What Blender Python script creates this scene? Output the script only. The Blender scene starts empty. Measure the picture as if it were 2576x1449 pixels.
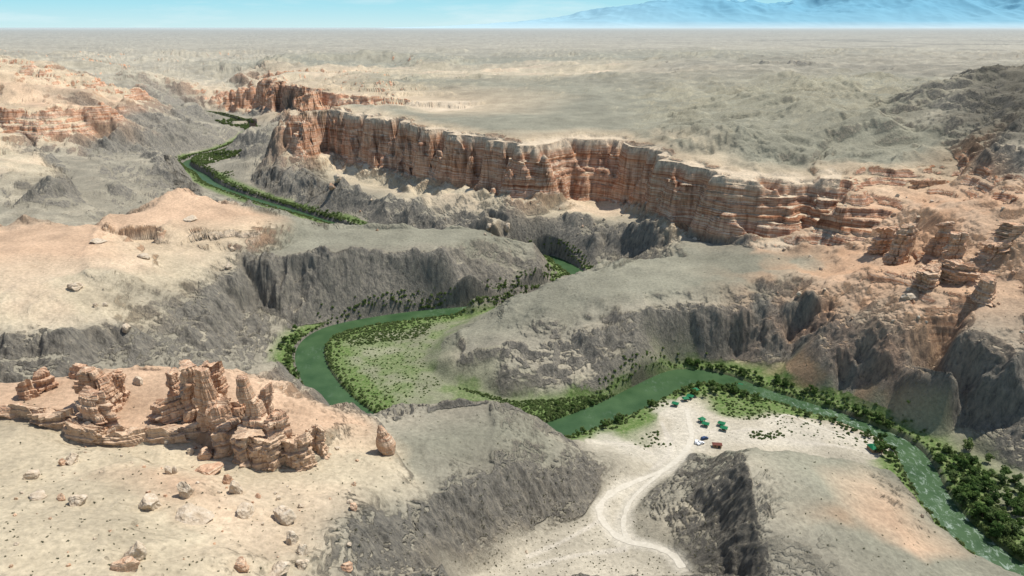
import bpy, math, random, bmesh
import numpy as np
from mathutils import Vector, Matrix, noise as mnoise
from mathutils.geometry import delaunay_2d_cdt
random.seed(7); rng=np.random.default_rng(11)
C=bpy.context.scene.collection
H=220.0; TH=math.radians(20.7); F=1740.0
ct,st=math.cos(TH),math.sin(TH)
# ---------- unprojection helpers: image pixel + estimated elevation (or range) -> world metres ----------
def unproject(p):
    px,py,z=p[0],p[1],p[2]
    dx=(px-1288)/F
    if py is None:
        Y=p[3]; return (dx*(Y*ct+(H-z)*st),Y,z)
    dy=(724.5-py)/F
    yr=ct+dy*st; zr=-st+dy*ct
    if z is None:
        t=p[3]/yr; return (dx*t,p[3],H+zr*t)
    t=(H-z)/(-zr); return (dx*t,yr*t,z)
RIM=[(768,286,98),(830,280,98),(900,290,99),(1000,305,100),(1100,325,101),(1200,345,102),(1300,362,103),(1400,352,103),(1480,347,103),(1560,347,103),(1620,378,103),(1690,400,102),(1790,420,102),(1870,437,100),(1950,450,98),(2060,458,96),(2125,475,93)]
_rx=[p[0] for p in RIM]; _ry=[unproject(p)[1] for p in RIM]
def rimY(px): return float(np.interp(px,_rx,_ry))
def rel(d,pts): return [(x,y,None,rimY(x)-d) for x,y in pts]
LINES=[
# near-left hill
('s',[(0,1449,92),(250,1449,88),(500,1449,82),(700,1449,72)]),
('g',[(900,1449,62),(1050,1449,45)]),
('s',[(0,1250,85),(200,1300,84),(400,1340,80),(560,1350,76),(700,1350,72)]),
('s',[(0,1140,80),(200,1180,77),(400,1180,70),(620,1215,66),(800,1250,63)]),
('o',[(500,1250,74)]),('g',[(900,1330,62),(1000,1300,55)]),
('s',[(870,1150,58),(950,1180,56),(1000,1150,50)]),
('s',[(-150,1050,80),(60,1050,77.5),(110,1070,76),(200,1115,73),(300,1125,71),(400,1105,70.5),(480,1100,69),(560,1142,66),(650,1180,63),(750,1175,61),(822,1120,60)]),
('o',[(-150,1030,83),(60,1030,79.5),(100,1040,79),(200,1085,76.5),(300,1100,74.5),(400,1078,74),(480,1070,73.5),(560,1105,72),(650,1120,72),(750,1110,70.5),(815,1090,65)]),
('o',[(0,1000,79),(250,1010,77),(440,1010,76),(600,1050,73)]),
('o',[(-300,985,80),(0,962,79),(250,925,80),(440,930,78),(560,935,76),(700,985,69),(800,1060,61),(890,1085,54)]),
('g',[(960,1068,48),(1080,1035,45),(1220,1010,45),(1330,1035,33),(1400,1075,22),(1440,1105,10)]),
('p',[(1060,1110,50),(1250,1080,44),(1350,1110,32)]),
('g',[(1100,1250,50),(1250,1200,40),(1400,1190,26),(1500,1160,18)]),
('g',[(1050,1350,50),(1180,1340,33),(1330,1290,22),(1450,1250,15)]),
('w',[(1500,1105,5),(1640,1125,5),(1655,1165,6),(1600,1208,8),(1500,1262,10),(1430,1322,12),(1310,1395,15),(1200,1452,20)]),
# backside near ridge
('g',[(700,None,34,352),(800,None,27,343),(870,None,16,330)]),
('g',[(0,None,30,330),(300,None,18,325),(550,None,14,345),(650,None,16,365)]),
('g',[(960,None,3,340),(1100,None,3,326),(1220,None,3,325),(1330,None,3,328)]),
# valley floor / wash
('w',[(1400,1449,16),(1550,1400,14),(1540,1320,11),(1580,1240,9),(1680,1180,7),(1720,1120,5),(1650,1060,4)]),
('w',[(1660,1449,18)]),
('w',[(1740,1010,3),(1800,1050,3.5),(1900,1060,3.5),(2000,1060,3.5),(2100,1085,3),(2190,1120,3)]),
('v',[(1500,1090,3),(1600,1045,2.5),(1700,985,2.5),(1800,975,2.5),(1900,1005,2.5),(2050,1050,2.5)]),
('w',[(1850,1105,4),(2000,1105,4),(2150,1135,4)]),
# near-right hill
('g',[(1740,1135,6),(1690,1190,8),(1630,1240,10),(1585,1290,11),(1595,1355,13),(1690,1385,16),(1760,1449,20)]),
('p',[(1790,1140,20),(1890,1120,41),(2000,1130,40),(2150,1155,34),(2250,1185,24),(2290,1235,19),(2350,1312,22),(2450,1392,24),(2580,1449,26)]),
('g',[(1880,1175,48),(1885,1240,46),(1905,1330,41),(1930,1449,36)]),
('g',[(1770,1190,22),(1740,1250,21),(1690,1310,17)]),
('g',[(1800,1300,27),(1820,1400,27),(1850,1449,26)]),
('p',[(2050,1200,44),(2100,1270,42)]),('g',[(2150,1449,38),(2060,1380,40)]),
('o',[(2250,1300,35),(2320,1380,33)]),('p',[(2400,1449,33),(2200,1350,37)]),
('g',[(1850,None,4,300),(2000,None,4,298),(2120,None,4,292),(2200,None,4,290)]),
('g',[(2250,None,3,285),(2300,None,2,270),(2370,None,2,250),(2470,None,2,232),(2620,None,2,215)]),
# right bank flat
('v',[(2370,1180,2.5),(2450,1260,3),(2560,1330,3),(2700,1420,3)]),
('v',[(1760,915,1.5),(1850,930,2),(1950,960,2),(2100,1012,2.5),(2250,1068,3),(2350,1105,3),(2450,1140,4),(2580,1190,5),(2800,1270,6)]),
# right spur foot
('v',[(1190,800,2.5),(1125,830,3),(1075,880,3),(1065,920,3),(1120,958,4),(1200,983,4),(1290,1003,3),(1400,1008,3),(1500,998,2),(1600,975,1.5),(1655,948,1),(1690,920,1)]),
('v',[(1100,815,2),(980,840,2),(880,860,2),(850,920,2),(880,980,2),(950,1030,2),(1000,1050,2)]),
('v',[(1000,920,3),(1000,1000,3),(1150,1010,3),(1300,1035,2.5),(1450,1035,2)]),
# right spur crest
('p',[(1220,785,16),(1300,745,30),(1400,705,36),(1500,690,40),(1545,677,42),(1620,655,43),(1720,640,45),(1900,640,50),(2000,650,50)]),
('p',[(1160,845,16),(1250,830,20),(1400,790,32),(1500,750,39),(1600,732,43),(1750,722,44),(1900,700,50)]),
('g',[(1140,890,16),(1250,880,20),(1380,860,24),(1500,815,33),(1600,785,38),(1750,768,38),(1850,790,34),(1950,790,34)]),
('g',[(1300,940,13),(1500,915,17),(1610,875,21)]),
('g',[(1770,875,12),(1850,905,5),(1960,935,5)]),
('g',[(1300,None,3,535),(1380,None,3,560),(1460,None,3,575),(1510,None,4,600),(1580,None,12,605)]),
('g',[(1540,660,9),(1620,640,22),(1750,615,38),(1880,620,48)]),
# right slopes
('g',[(2010,840,22),(1985,900,10)]),
('g',[(2080,835,34),(2090,900,25),(2110,980,6)]),
('o',[(2030,760,44),(2130,760,46),(2210,755,52),(2290,790,56)]),('g',[(2420,830,57),(2576,870,58)]),
('g',[(2150,860,36),(2300,880,44),(2420,900,48),(2576,930,47)]),
('g',[(2250,940,26),(2300,1000,13),(2450,1040,16),(2576,1060,24)]),
('o',[(2100,690,54),(2300,715,62),(2450,750,65),(2576,760,67)]),
('o',[(2100,620,57),(2250,645,62),(2400,690,68),(2576,700,72)]),
('o',[(2000,600,None,545),(2100,590,None,540),(2200,570,None,520)]),
('g',[(2900,1000,45),(3100,1150,50)]),
# red cliff base and rim
('r',rel(34,[(765,375),(830,385),(900,405),(1000,430),(1110,438),(1200,478),(1290,495),(1400,500),(1480,512),(1540,500),(1620,526),(1700,555),(1800,572)])+rel(32,[(1880,588),(1950,594),(2055,575),(2120,518)])),
('r',[(742,300,None,1060)]+RIM),
('r',[(2130,462,None,570),(2290,462,None,570),(2430,444,None,585)]),
('r',[(2130,434,None,582),(2290,434,None,582),(2430,424,None,596)]),
('p',[(900,270,103),(1100,300,106),(1250,325,107),(1450,318,107),(1580,322,108),(1720,372,106),(1900,408,105),(2050,418,102)]),
# talus/dark rock below cliff
('s',rel(47,[(1180,496),(1260,512),(1400,512),(1500,522),(1600,536),(1700,570)])),
('s',rel(66,[(850,425),(980,452),(1100,470)])),
('s',[(1240,535,None,670),(1400,530,None,715),(1520,545,None,690)]),
('g',[(1150,562,22),(1200,560,27),(1290,562,33),(1340,552,35),(1440,548,36),(1550,562,38),(1640,590,40),(1760,600,45)]),
('g',[(1345,640,3),(1400,650,3),(1490,672,3),(1535,668,5)]),
('o',[(1900,622,50),(2000,625,53)]),
('s',[(900,455,None,950),(1020,485,None,850),(1120,500,None,770)]),
('g',[(680,430,None,985),(760,420,None,960),(840,470,None,880),(960,510,None,805),(1100,540,None,738)]),
('g',[(655,470,6),(720,500,4),(800,535,4),(870,560,4),(950,None,4,742),(1100,None,4,700),(1200,None,4,680),(1290,None,4,669)]),
('g',[(720,350,None,1150),(680,400,None,1120),(600,400,14),(640,440,8)]),
('g',[(740,330,None,1240),(720,318,None,1500)]),
# second band
('r',[(760,292,None,1200),(800,285,None,1280),(950,268,None,1192),(1090,272,None,1100)]),
('r',[(765,225,None,1270),(800,226,110),(950,242,109),(1090,258,108)]),
('p',[(1000,205,118),(1300,215,116),(1500,240,113),(1400,290,109),(1650,290,110)]),
# rolling hills right of plateau
('s',[(1700,345,110),(1800,385,108)]),('p',[(1750,320,118),(1850,350,117),(1960,385,112)]),
('p',[(1900,300,118),(2050,280,124),(2100,360,112),(2250,400,111),(2350,340,122),(2200,300,124)]),
('p',[(2000,220,126),(2250,250,None,950),(2200,200,None,1500)]),
('g',[(2430,212,None,900),(2500,185,None,880),(2576,163,None,860),(2800,120,None,850)]),
('g',[(2400,300,None,700),(2576,300,None,640),(2800,260,None,640)]),
('g',[(2480,400,None,570),(2576,420,None,530),(2800,400,None,520)]),
('o',[(2400,470,None,560),(2500,520,None,490),(2576,560,None,450),(2800,560,None,430)]),
('o',[(2200,500,None,545),(2300,520,None,520),(2400,580,None,470),(2576,620,None,420)]),
('g',[(2700,None,120,1300)]),
# middle spur
('p',[(650,530,60),(760,560,52),(830,575,46),(950,580,43),(1080,575,43),(1200,578,41),(1290,598,36),(1340,615,30)]),
('g',[(610,655,44),(700,655,44.5),(800,650,45),(950,642,44),(1100,640,43.5),(1200,645,42),(1300,650,36),(1365,660,22)]),
('p',[(700,625,45.5),(950,615,44),(1150,610,43.5)]),
('g',[(640,785,10),(740,815,1.5),(850,806,1.5),(950,795,1.5),(1100,770,1.5),(1200,755,1.5),(1290,740,1.5),(1375,712,2)]),
('g',[(1400,680,3),(1350,645,None,640)]),
('g',[(900,None,10,680),(1000,None,8,660),(1100,None,6,645),(1250,None,5,638)]),
# left hill
('o',[(-300,600,66),(0,585,66),(100,568,66),(250,576,62),(380,526,67),(475,478,74),(540,506,67)]),
('o',[(0,640,68),(200,640,66),(350,575,64),(520,545,63),(650,540,59)]),
('r',[(330,612,None,540),(400,609,None,545),(480,603,None,548),(560,590,None,556),(650,578,None,567)]),
('r',[(330,602,None,542),(400,593,None,548),(480,586,None,551),(560,574,None,559),(650,570,None,569)]),
('s',[(0,720,66),(200,690,62),(450,690,50),(560,640,50)]),
('s',[(0,800,57),(300,780,50)]),('g',[(450,770,42),(560,720,38),(600,690,41)]),
('g',[(0,880,48),(150,870,46),(300,840,44),(500,810,32),(600,800,22)]),
('g',[(-200,940,40),(0,935,38),(200,922,36),(400,900,31),(550,900,20),(650,890,8),(700,860,3)]),
('g',[(740,835,2),(690,905,3),(750,965,2.5),(785,1005,2),(880,1075,1.5)]),
# behind left hill
('g',[(-200,None,50,620),(0,None,45,610),(250,None,40,620),(450,None,40,720),(600,None,30,700),(750,None,8,735)]),
('g',[(0,520,52),(200,510,38),(300,530,32),(430,500,22),(520,485,5),(600,510,4)]),
('g',[(0,470,60),(110,480,52)]),('s',[(0,400,66),(100,405,60)]),('g',[(160,430,46)]),
('g',[(250,440,42),(400,440,22),(480,455,6)]),
('g',[(100,385,None,1000),(230,400,40),(380,400,25),(440,412,6)]),
('g',[(60,370,None,1060),(230,365,None,1080),(380,360,None,1140),(450,392,5),(560,366,3),(600,345,4)]),
('g',[(400,330,None,1230),(480,345,None,1330),(540,330,None,1420),(600,325,None,1540)]),
('r',[(0,325,None,1080),(100,335,None,1060),(230,325,None,1100)]),
('r',[(0,270,None,1120),(100,280,None,1110),(215,305,None,1120)]),
('o',[(0,240,108),(150,260,104),(250,272,98),(330,275,None,1300)]),
('g',[(300,300,None,1230),(400,290,None,1400),(480,300,None,1600),(560,318,None,1600)]),
('r',[(0,200,None,1480),(150,208,None,1530),(330,255,None,1480)]),('r',[(0,180,None,1520),(150,190,None,1580),(330,225,None,1530)]),
('f',[(330,185,None,2100),(430,190,None,2300),(560,205,None,2300),(640,225,None,2150)]),
('g',[(330,262,None,1700),(430,272,None,1850),(480,278,None,1960),(560,283,None,1900),(650,292,None,1750),(740,308,None,1550)]),
('r',[(560,272,None,1960),(640,275,None,1790),(700,278,None,1640),(755,285,None,1440)]),
('r',[(545,222,None,2060),(640,212,None,1880),(700,212,None,1720),(765,222,None,1500)]),
('f',[(0,150,None,2300),(200,150,None,2500),(400,160,None,2600)]),
('s',[(680,190,None,1950),(900,190,None,1750),(1100,185,None,1900),(1400,200,None,1700)]),
('r',[(680,184,None,2150),(900,187,None,2000)]),('r',[(680,166,None,2180),(900,170,None,2030)]),
('s',[(1000,175,None,2200),(1200,175,None,2200),(1500,180,None,2000)]),
('p',[(700,155,None,2500),(1200,160,None,2400),(1650,140,None,2500)]),
('g',[(1700,170,None,1900),(1950,185,None,1600),(2100,180,None,1800)]),
]
EXTRA=[]
for u in (-1.9,-1.3,-0.7,0,0.7,1.3,1.9):
    for Y,z in ((3500,124),(6000,127),(15000,128),(90000,130)): EXTRA.append((u*Y,Y,z,'f'))
for u,z in ((-1.9,100),(-1.2,100),(-.5,92),(0,60),(.3,30),(.8,45),(1.3,20),(1.9,30)): EXTRA.append((u*50,50,z,'s'))
for Y,z,t in ((150,95,'s'),(250,88,'o'),(330,45,'g'),(430,65,'s'),(560,70,'o'),(650,50,'g'),(1000,100,'s'),(1600,110,'o'),(2500,120,'f')): EXTRA.append((-1.9*Y,Y,z,t))
for Y,z,t in ((150,3,'v'),(230,20,'g'),(300,60,'g'),(400,80,'o'),(560,120,'o'),(800,150,'g'),(1300,130,'p'),(2200,124,'p')): EXTRA.append((1.9*Y,Y,z,t))
TY='sopgrvwf'
vu=[];vz=[];vt=[];ed=[]
for t,pts in LINES:
    prev=None
    for p in pts:
        x,y,z=unproject(p)
        vu.append(Vector((x/y,math.log(y)))); vz.append(z); vt.append(TY.index(t))
        if prev is not None: ed.append((prev,len(vu)-1))
        prev=len(vu)-1
for x,y,z,t in EXTRA:
    vu.append(Vector((x/y,math.log(y)))); vz.append(z); vt.append(TY.index(t))
ov,oe,of,orv,ore,orf=delaunay_2d_cdt(vu,ed,[],0,1e-5)
vua=np.array([[v.x,v.y] for v in vu])
NV=len(ov); A=np.zeros((NV,9),np.float32)
for i,v in enumerate(ov):
    if len(orv[i])>0: j=orv[i][0]; A[i,0]=vz[j]; A[i,1+vt[j]]=1
    else:
        d=(vua[:,0]-v.x)**2+(vua[:,1]-v.y)**2; js=np.argsort(d)[:2]; ww=1/(d[js]+1e-9); ww/=ww.sum()
        for j,k in zip(js,ww): A[i,0]+=vz[j]*k; A[i,1+vt[j]]+=k
NU,NW=1500,2400; U0,U1=-1.7,1.7; W0,W1=math.log(60),math.log(80000)
gu=np.linspace(U0,U1,NU); gw=np.linspace(W0,W1,NW)
G=np.zeros((NW,NU,10),np.float32); G[...,0]=100; G[...,1]=1
for f in of:
    a,b,c=f[:3]; ax,ay=ov[a];bx,by=ov[b];cx,cy=ov[c]
    det=(by-cy)*(ax-cx)+(cx-bx)*(ay-cy)
    if abs(det)<1e-12: continue
    i0=max(0,np.searchsorted(gu,min(ax,bx,cx))-0);i1=np.searchsorted(gu,max(ax,bx,cx))
    j0=max(0,np.searchsorted(gw,min(ay,by,cy)));j1=np.searchsorted(gw,max(ay,by,cy))
    if i1<=i0 or j1<=j0: continue
    uu,wwg=np.meshgrid(gu[i0:i1],gw[j0:j1])
    l1=((by-cy)*(uu-cx)+(cx-bx)*(wwg-cy))/det; l2=((cy-ay)*(uu-cx)+(ax-cx)*(wwg-cy))/det; l3=1-l1-l2
    m=(l1>=-1e-6)&(l2>=-1e-6)&(l3>=-1e-6)
    if m.any():
        val=l1[m][:,None]*A[a]+l2[m][:,None]*A[b]+l3[m][:,None]*A[c]
        G[j0:j1,i0:i1,:9][m]=val
def blur(a,n):
    for _ in range(n):
        b=a.copy(); b[1:-1]=(a[:-2]+2*a[1:-1]+a[2:])/4; a=b.copy(); b[:,1:-1]=(a[:,:-2]+2*a[:,1:-1]+a[:,2:])/4; a=b
    return a
z1=blur(G[...,0],1); z2=blur(z1,7); z3=blur(z2,25)
Sg=blur(np.clip((G[...,5]-.5)*3,0,1),1)
G[...,1:9]=blur(G[...,1:9],3)
G[...,0]=z1*Sg+z2*(1-Sg); G[...,9]=z3
# ---------- noise ----------
LT=rng.random((512,512)).astype(np.float32)
def vn(x,y):
    xi=np.floor(x).astype(np.int64); yi=np.floor(y).astype(np.int64)
    fx=(x-xi).astype(np.float32); fy=(y-yi).astype(np.float32)
    fx=fx*fx*fx*(fx*(fx*6-15)+10); fy=fy*fy*fy*(fy*(fy*6-15)+10)
    x0=xi&511;x1=(xi+1)&511;y0=yi&511;y1=(yi+1)&511
    a=LT[y0,x0];b=LT[y0,x1];c=LT[y1,x0];d=LT[y1,x1]
    return (a+(b-a)*fx)*(1-fy)+(c+(d-c)*fx)*fy
def vnd(x,y):
    xi=np.floor(x).astype(np.int64); yi=np.floor(y).astype(np.int64)
    fx=(x-xi).astype(np.float32); fy=(y-yi).astype(np.float32)
    ux=fx*fx*fx*(fx*(fx*6-15)+10); uy=fy*fy*fy*(fy*(fy*6-15)+10); dx=30*fx*fx*(fx-1)**2; dy=30*fy*fy*(fy-1)**2
    x0=xi&511;x1=(xi+1)&511;y0=yi&511;y1=(yi+1)&511
    a=LT[y0,x0];b=LT[y0,x1];c=LT[y1,x0];d=LT[y1,x1]; k=a-b-c+d
    return a+(b-a)*ux+(c-a)*uy+k*ux*uy, dx*((b-a)+k*uy), dy*((c-a)+k*ux)
def erof(x,y,o=5,off=0.0):
    s=0;b=1.0;ax=0;ay=0;x=x+off;y=y-off
    for k in range(o):
        n,dx,dy=vnd(x,y); ax=ax+dx;ay=ay+dy; s=s+b*n/(1+ax*ax+ay*ay); b*=.52
        x,y=(x*1.6-y*1.2)+5.1,(x*1.2+y*1.6)+1.7
    return (s-.55)*2
def fbm(x,y,o=3,off=0.0):
    s=0;a=1;t=0
    for k in range(o):
        s=s+a*(vn(x+off+17.3*k,y-off+9.1*k)*2-1);t+=a;a*=.5
        x,y=(x*1.6-y*1.2),(x*1.2+y*1.6)
    return s/t*1.4
def ridg(x,y,o=2,off=0.0):
    s=0;a=1;t=0
    for k in range(o):
        s=s+a*(1-np.abs(vn(x+off+7.7*k,y+off+3.3*k)*2-1)*1.6);t+=a;a*=.5
        x,y=(x*1.6-y*1.2),(x*1.2+y*1.6)
    return s/t
def ss(a,b,x):
    t=np.clip((x-a)/(b-a),0,1); return t*t*(3-2*t)
def look(X,Y,ch):
    Y=np.maximum(Y,61); fu=np.clip((X/Y-U0)/(U1-U0)*(NU-1),0,NU-1.001); fw=np.clip((np.log(Y)-W0)/(W1-W0)*(NW-1),0,NW-1.001)
    i=fu.astype(np.int64);j=fw.astype(np.int64);a=(fu-i)[...,None] if isinstance(ch,slice) else fu-i; b=(fw-j)[...,None] if isinstance(ch,slice) else fw-j
    return (G[j,i,ch]*(1-a)+G[j,i+1,ch]*a)*(1-b)+(G[j+1,i,ch]*(1-a)+G[j+1,i+1,ch]*a)*b
# ---------- river & roads ----------
def chaikin(p,n):
    for _ in range(n):
        q=[p[0]]
        for a,b in zip(p[:-1],p[1:]):
            q.append(tuple(.75*i+.25*j for i,j in zip(a,b))); q.append(tuple(.25*i+.75*j for i,j in zip(a,b)))
        q.append(p[-1]); p=q
    return p
RIV=[(478,284,6),(510,290,14),(570,308,14),(640,322,14),(635,345,14),(590,370,14),(530,390,14),(462,406,14),(480,428,15),(512,442,18),(525,460,20),(570,481,18),(640,503,17),(720,528,17),(790,550,16),(845,567,15),(-1,900,758,15),(-1,960,712,15),(-1,1100,676,15),(-1,1200,660,15),(-1,1300,652,15),(1370,644,16),(1405,656,17),(1445,683,18),(1465,700,18),(1440,715,18),(1370,730,18),(1290,752,18),(1200,778,19),(1100,788,19),(1000,798,19),(900,815,19),(830,833,19),(790,858,20),(775,892,20),(790,940,20),(822,985,20),(868,1030,20),(915,1062,20),(960,1085,20),(1050,1105,20),(1150,1110,20),(1280,1108,20),(1380,1090,20),(1460,1064,21),(1560,1025,22),(1640,980,24),(1700,952,24),(1760,946,20),(1830,958,17),(1900,985,15),(2000,1017,14),(2100,1047,14),(2200,1087,14),(2275,1122,15),(2310,1170,17),(2335,1230,16),(2385,1300,16),(2460,1370,16),(2576,1455,16),(2760,1570,16)]
rivw=[(unproject((q[1],None,0,q[2]))[:2]+(q[3],)) if q[0]==-1 else unproject((q[0],q[1],0))[:2]+(q[2],) for q in RIV]
rivw=chaikin(rivw,2)
def pdist(X,Y,poly,R=45):
    d=np.full(X.shape,999.0); w=np.full(X.shape,16.0); Xf=X.ravel();Yf=Y.ravel();df=d.ravel();wf=w.ravel()
    xs=[p[0] for p in poly];ys=[p[1] for p in poly]
    I=np.nonzero((Xf>min(xs)-R)&(Xf<max(xs)+R)&(Yf>min(ys)-R)&(Yf<max(ys)+R))[0]
    Xs=Xf[I];Ys=Yf[I];ds=df[I];ws=wf[I]
    for a,b in zip(poly[:-1],poly[1:]):
        m=np.nonzero((Xs>min(a[0],b[0])-R)&(Xs<max(a[0],b[0])+R)&(Ys>min(a[1],b[1])-R)&(Ys<max(a[1],b[1])+R))[0]
        if len(m)==0: continue
        ex,ey=b[0]-a[0],b[1]-a[1];L=ex*ex+ey*ey+1e-9
        px=Xs[m]-a[0];py=Ys[m]-a[1];t=np.clip((px*ex+py*ey)/L,0,1)
        dd=np.hypot(px-t*ex,py-t*ey); k=dd<ds[m]; mk=m[k]; ds[mk]=dd[k]; ws[mk]=a[2]+(b[2]-a[2])*t[k]
    df[I]=ds;wf[I]=ws
    return df.reshape(X.shape),wf.reshape(X.shape)
def gpoly(pts,z,w): return chaikin([unproject((a,b,z))[:2]+(w,) for a,b in pts],2)
ROADS=[gpoly([(1712,1475),(1690,1430),(1640,1400),(1570,1382),(1522,1335),(1502,1290),(1525,1250),(1600,1207),(1680,1172),(1722,1130),(1745,1085),(1735,1040),(1730,1010)],9,3.1),
 gpoly([(1585,1383),(1565,1350),(1570,1300),(1590,1255),(1650,1195),(1680,1172)],9,2.2)]
PATHS=[gpoly([(1950,1060),(1975,1035),(2060,1075),(2130,1095),(2200,1115)],3.5,1.3)]
TRK=[gpoly([(1745,1085),(1820,1090),(1900,1080),(2000,1115),(2100,1120),(2190,1140)],3.5,1.2),gpoly([(1665,1060),(1680,1100),(1690,1140),(1640,1190)],5,1.5),gpoly([(1520,1110),(1570,1120),(1640,1145)],5,1.2),gpoly([(1570,1385),(1450,1400),(1330,1440)],13,1.2),gpoly([(1510,1300),(1440,1350),(1330,1410)],13,1.2)]
DUST=[gpoly([(1690,1020),(1740,1060),(1730,1110),(1700,1140)],4,1),gpoly([(1950,1060),(2000,1070),(2120,1100),(2190,1115)],4,1),gpoly([(1530,1105),(1600,1135),(1640,1150)],5,1),gpoly([(1790,1090),(1900,1100),(2020,1100)],4,1)]
kz=[-20.];ko=[-20.];z=-20.;rr=random.Random(3)
while z<260:
    th=rr.choice([2.5,3.5,5,7,9]); fl=rr.uniform(.42,.66)
    kz+= [z+th*fl, z+th]; ko+=[z+th*.07, z+th]; z+=th
def terrain(X,Y,full=True):
    X=np.asarray(X,float);Y=np.asarray(Y,float)
    rd,rw=pdist(X,Y,rivw,80)
    road=np.minimum(pdist(X,Y,ROADS[0],20)[0],pdist(X,Y,ROADS[1],20)[0])
    n1=fbm(X/38,Y/38,3);n2=fbm(X/38,Y/38,3,51.)
    W=look(X+n1*8,Y+n2*8,slice(1,9)); flat=np.clip(W[...,5]+W[...,6],0,1)
    far=ss(900,2500,Y); U=X/Y
    calm=ss(6,45,rd)*(1-flat)*ss(3,16,road)
    n3=fbm(X/13,Y/13,2,20.);n4=fbm(X/13,Y/13,2,77.)
    S0=np.clip(W[...,4]*1.3,0,1)
    Aw=(4+12*S0+14*far)*calm; Bw=(1.4+6.2*S0+3*W[...,3])*calm
    nearc=ss(200,460,Y); Aw=Aw*(.3+.7*nearc); Bw=Bw*(.3+.7*nearc)
    rhill=ss(.12,.2,U)*(1-ss(285,330,Y))
    wx=Aw*n1+Bw*n3; wy=Aw*n2*.8+Bw*n4
    z=look(X+wx,Y+wy,0); S=ss(.62,.86,look(X+wx,Y+wy,5))
    e=3.0+far*20
    sx=(look(X+wx+e,Y+wy,0)-look(X+wx-e,Y+wy,0))/(2*e); sy=(look(X+wx,Y+wy+e,0)-look(X+wx,Y+wy-e,0))/(2*e)
    sl=np.hypot(sx,sy)
    steep=ss(.3,.95,sl); mid=ss(.08,.45,sl)
    e=9+far*20
    gx=(look(X+e,Y,9)-look(X-e,Y,9)); gy=(look(X,Y+e,9)-look(X,Y-e,9)); gl=np.hypot(gx,gy)+1e-4; gx/=gl; gy/=gl
    rug=(W[...,0]*.72+W[...,1]*.66+W[...,2]*.6+W[...,3]*1.05+W[...,4]*.35+W[...,5]*.02+W[...,6]*.03+W[...,7]*.7)*calm
    rug=rug*(1+.3*ss(-.22,-.32,U)*ss(620,760,Y)*(1-ss(1150,1300,Y)))*(1-S*.9)
    q1=0;q2=0;q3=0
    for k in (-2,-1,0,1,2):
        q1=q1+ridg(X/17+gx*k*.55,Y/17+gy*k*.55,1,8.); q2=q2+ridg(X/6.5+gx*k*.7,Y/6.5+gy*k*.7,1,14.); q3=q3+ridg(X/2.8+gx*k*.7,Y/2.8+gy*k*.7,1,24.)
    q1=q1/5-.45; q2=q2/5-.45; q3=q3/5-.45
    er=erof(X/70,Y/70,6,3.); eq=erof(X/26,Y/26,5,9.); amp=(.45+.55*nearc)*(1-.75*rhill)
    z=z+rug*(er*7*amp*(.25+.9*mid)+eq*3.0*amp*(.2+.8*mid)+q1*5.5*(.4+.6*nearc)*(.12+.88*mid)+q2*3.2*(.08+.5*mid+.45*steep)+q3*1.3*(.06+.5*mid+.6*steep))
    g3=ridg(X/9,Y/9,3,14.)-.5; g4=ridg(X/3.6,Y/3.6,2,44.)-.5
    z=z+rug*(g3*1.6*steep+g4*1.0*(.10+.8*steep)+fbm(X/2.2,Y/2.2,2,5.)*(.10+.3*steep))
    # plateau and far field relief
    rc_=ss(15,75,rd)
    fm=ss(850,1600,Y)*(1-ss(2600,4000,Y)*.85)*rc_
    L=ss(-.05,-.2,U)*ss(950,1150,Y)*(1-ss(2600,3600,Y))*rc_
    er2=erof(X/260+.2*n1,Y/210,6,40.); er3=erof(X/95,Y/80,5,90.)
    sc=fbm(X/900,Y/420,4,80.)
    z=z+fm*(er2*8+er3*2.5*(1-ss(2000,3200,Y))+9*(ss(-.12,.12,sc)-.5)*ss(1500,2500,Y))
    z=z+L*(er2*5+(ridg(X/130,Y/100,3,66.)-.5)*11)
    pl=W[...,2]*ss(500,700,Y)*calm*(1-ss(1200,1700,Y)*.6)
    z=z+pl*(erof(X/120,Y/120,5,70.)*7*(.1+1.2*ss(.08,.3,U))+q1*8*ss(.1,.3,U)+q2*1.5*ss(.1,.3,U)+(ridg(X/24+.4*n1,Y/40,2,95.)-.5)*1.2*ss(-.1,.5,fbm(X/150,Y/150,2,12.)))
    R_=ss(.30,.38,U)*ss(370,420,Y)*(1-ss(600,660,Y))*np.clip(W[...,1]*1.5,0,1)*calm
    z=z+R_*(erof(X/45,Y/45,5,21.)*4)
    T2=np.maximum(R_*ss(.12,.3,fbm(X/45,Y/45,2,130.)),L*ss(70,90,z)*ss(-.15,.1,fbm(X/200,Y/160,2,150.)))
    S=np.maximum(S,T2)
    z=z+(np.interp(z,kz,ko)-z)*np.clip(S*1.1,0,1)*(1-far*.3)
    z=np.where(rd<200,np.maximum(z,.9),z)
    z=-2.5+(z+2.5)*ss(rw/2-2.5,rw/2+2.5,rd)
    return z,W,rd,rw,S
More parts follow.
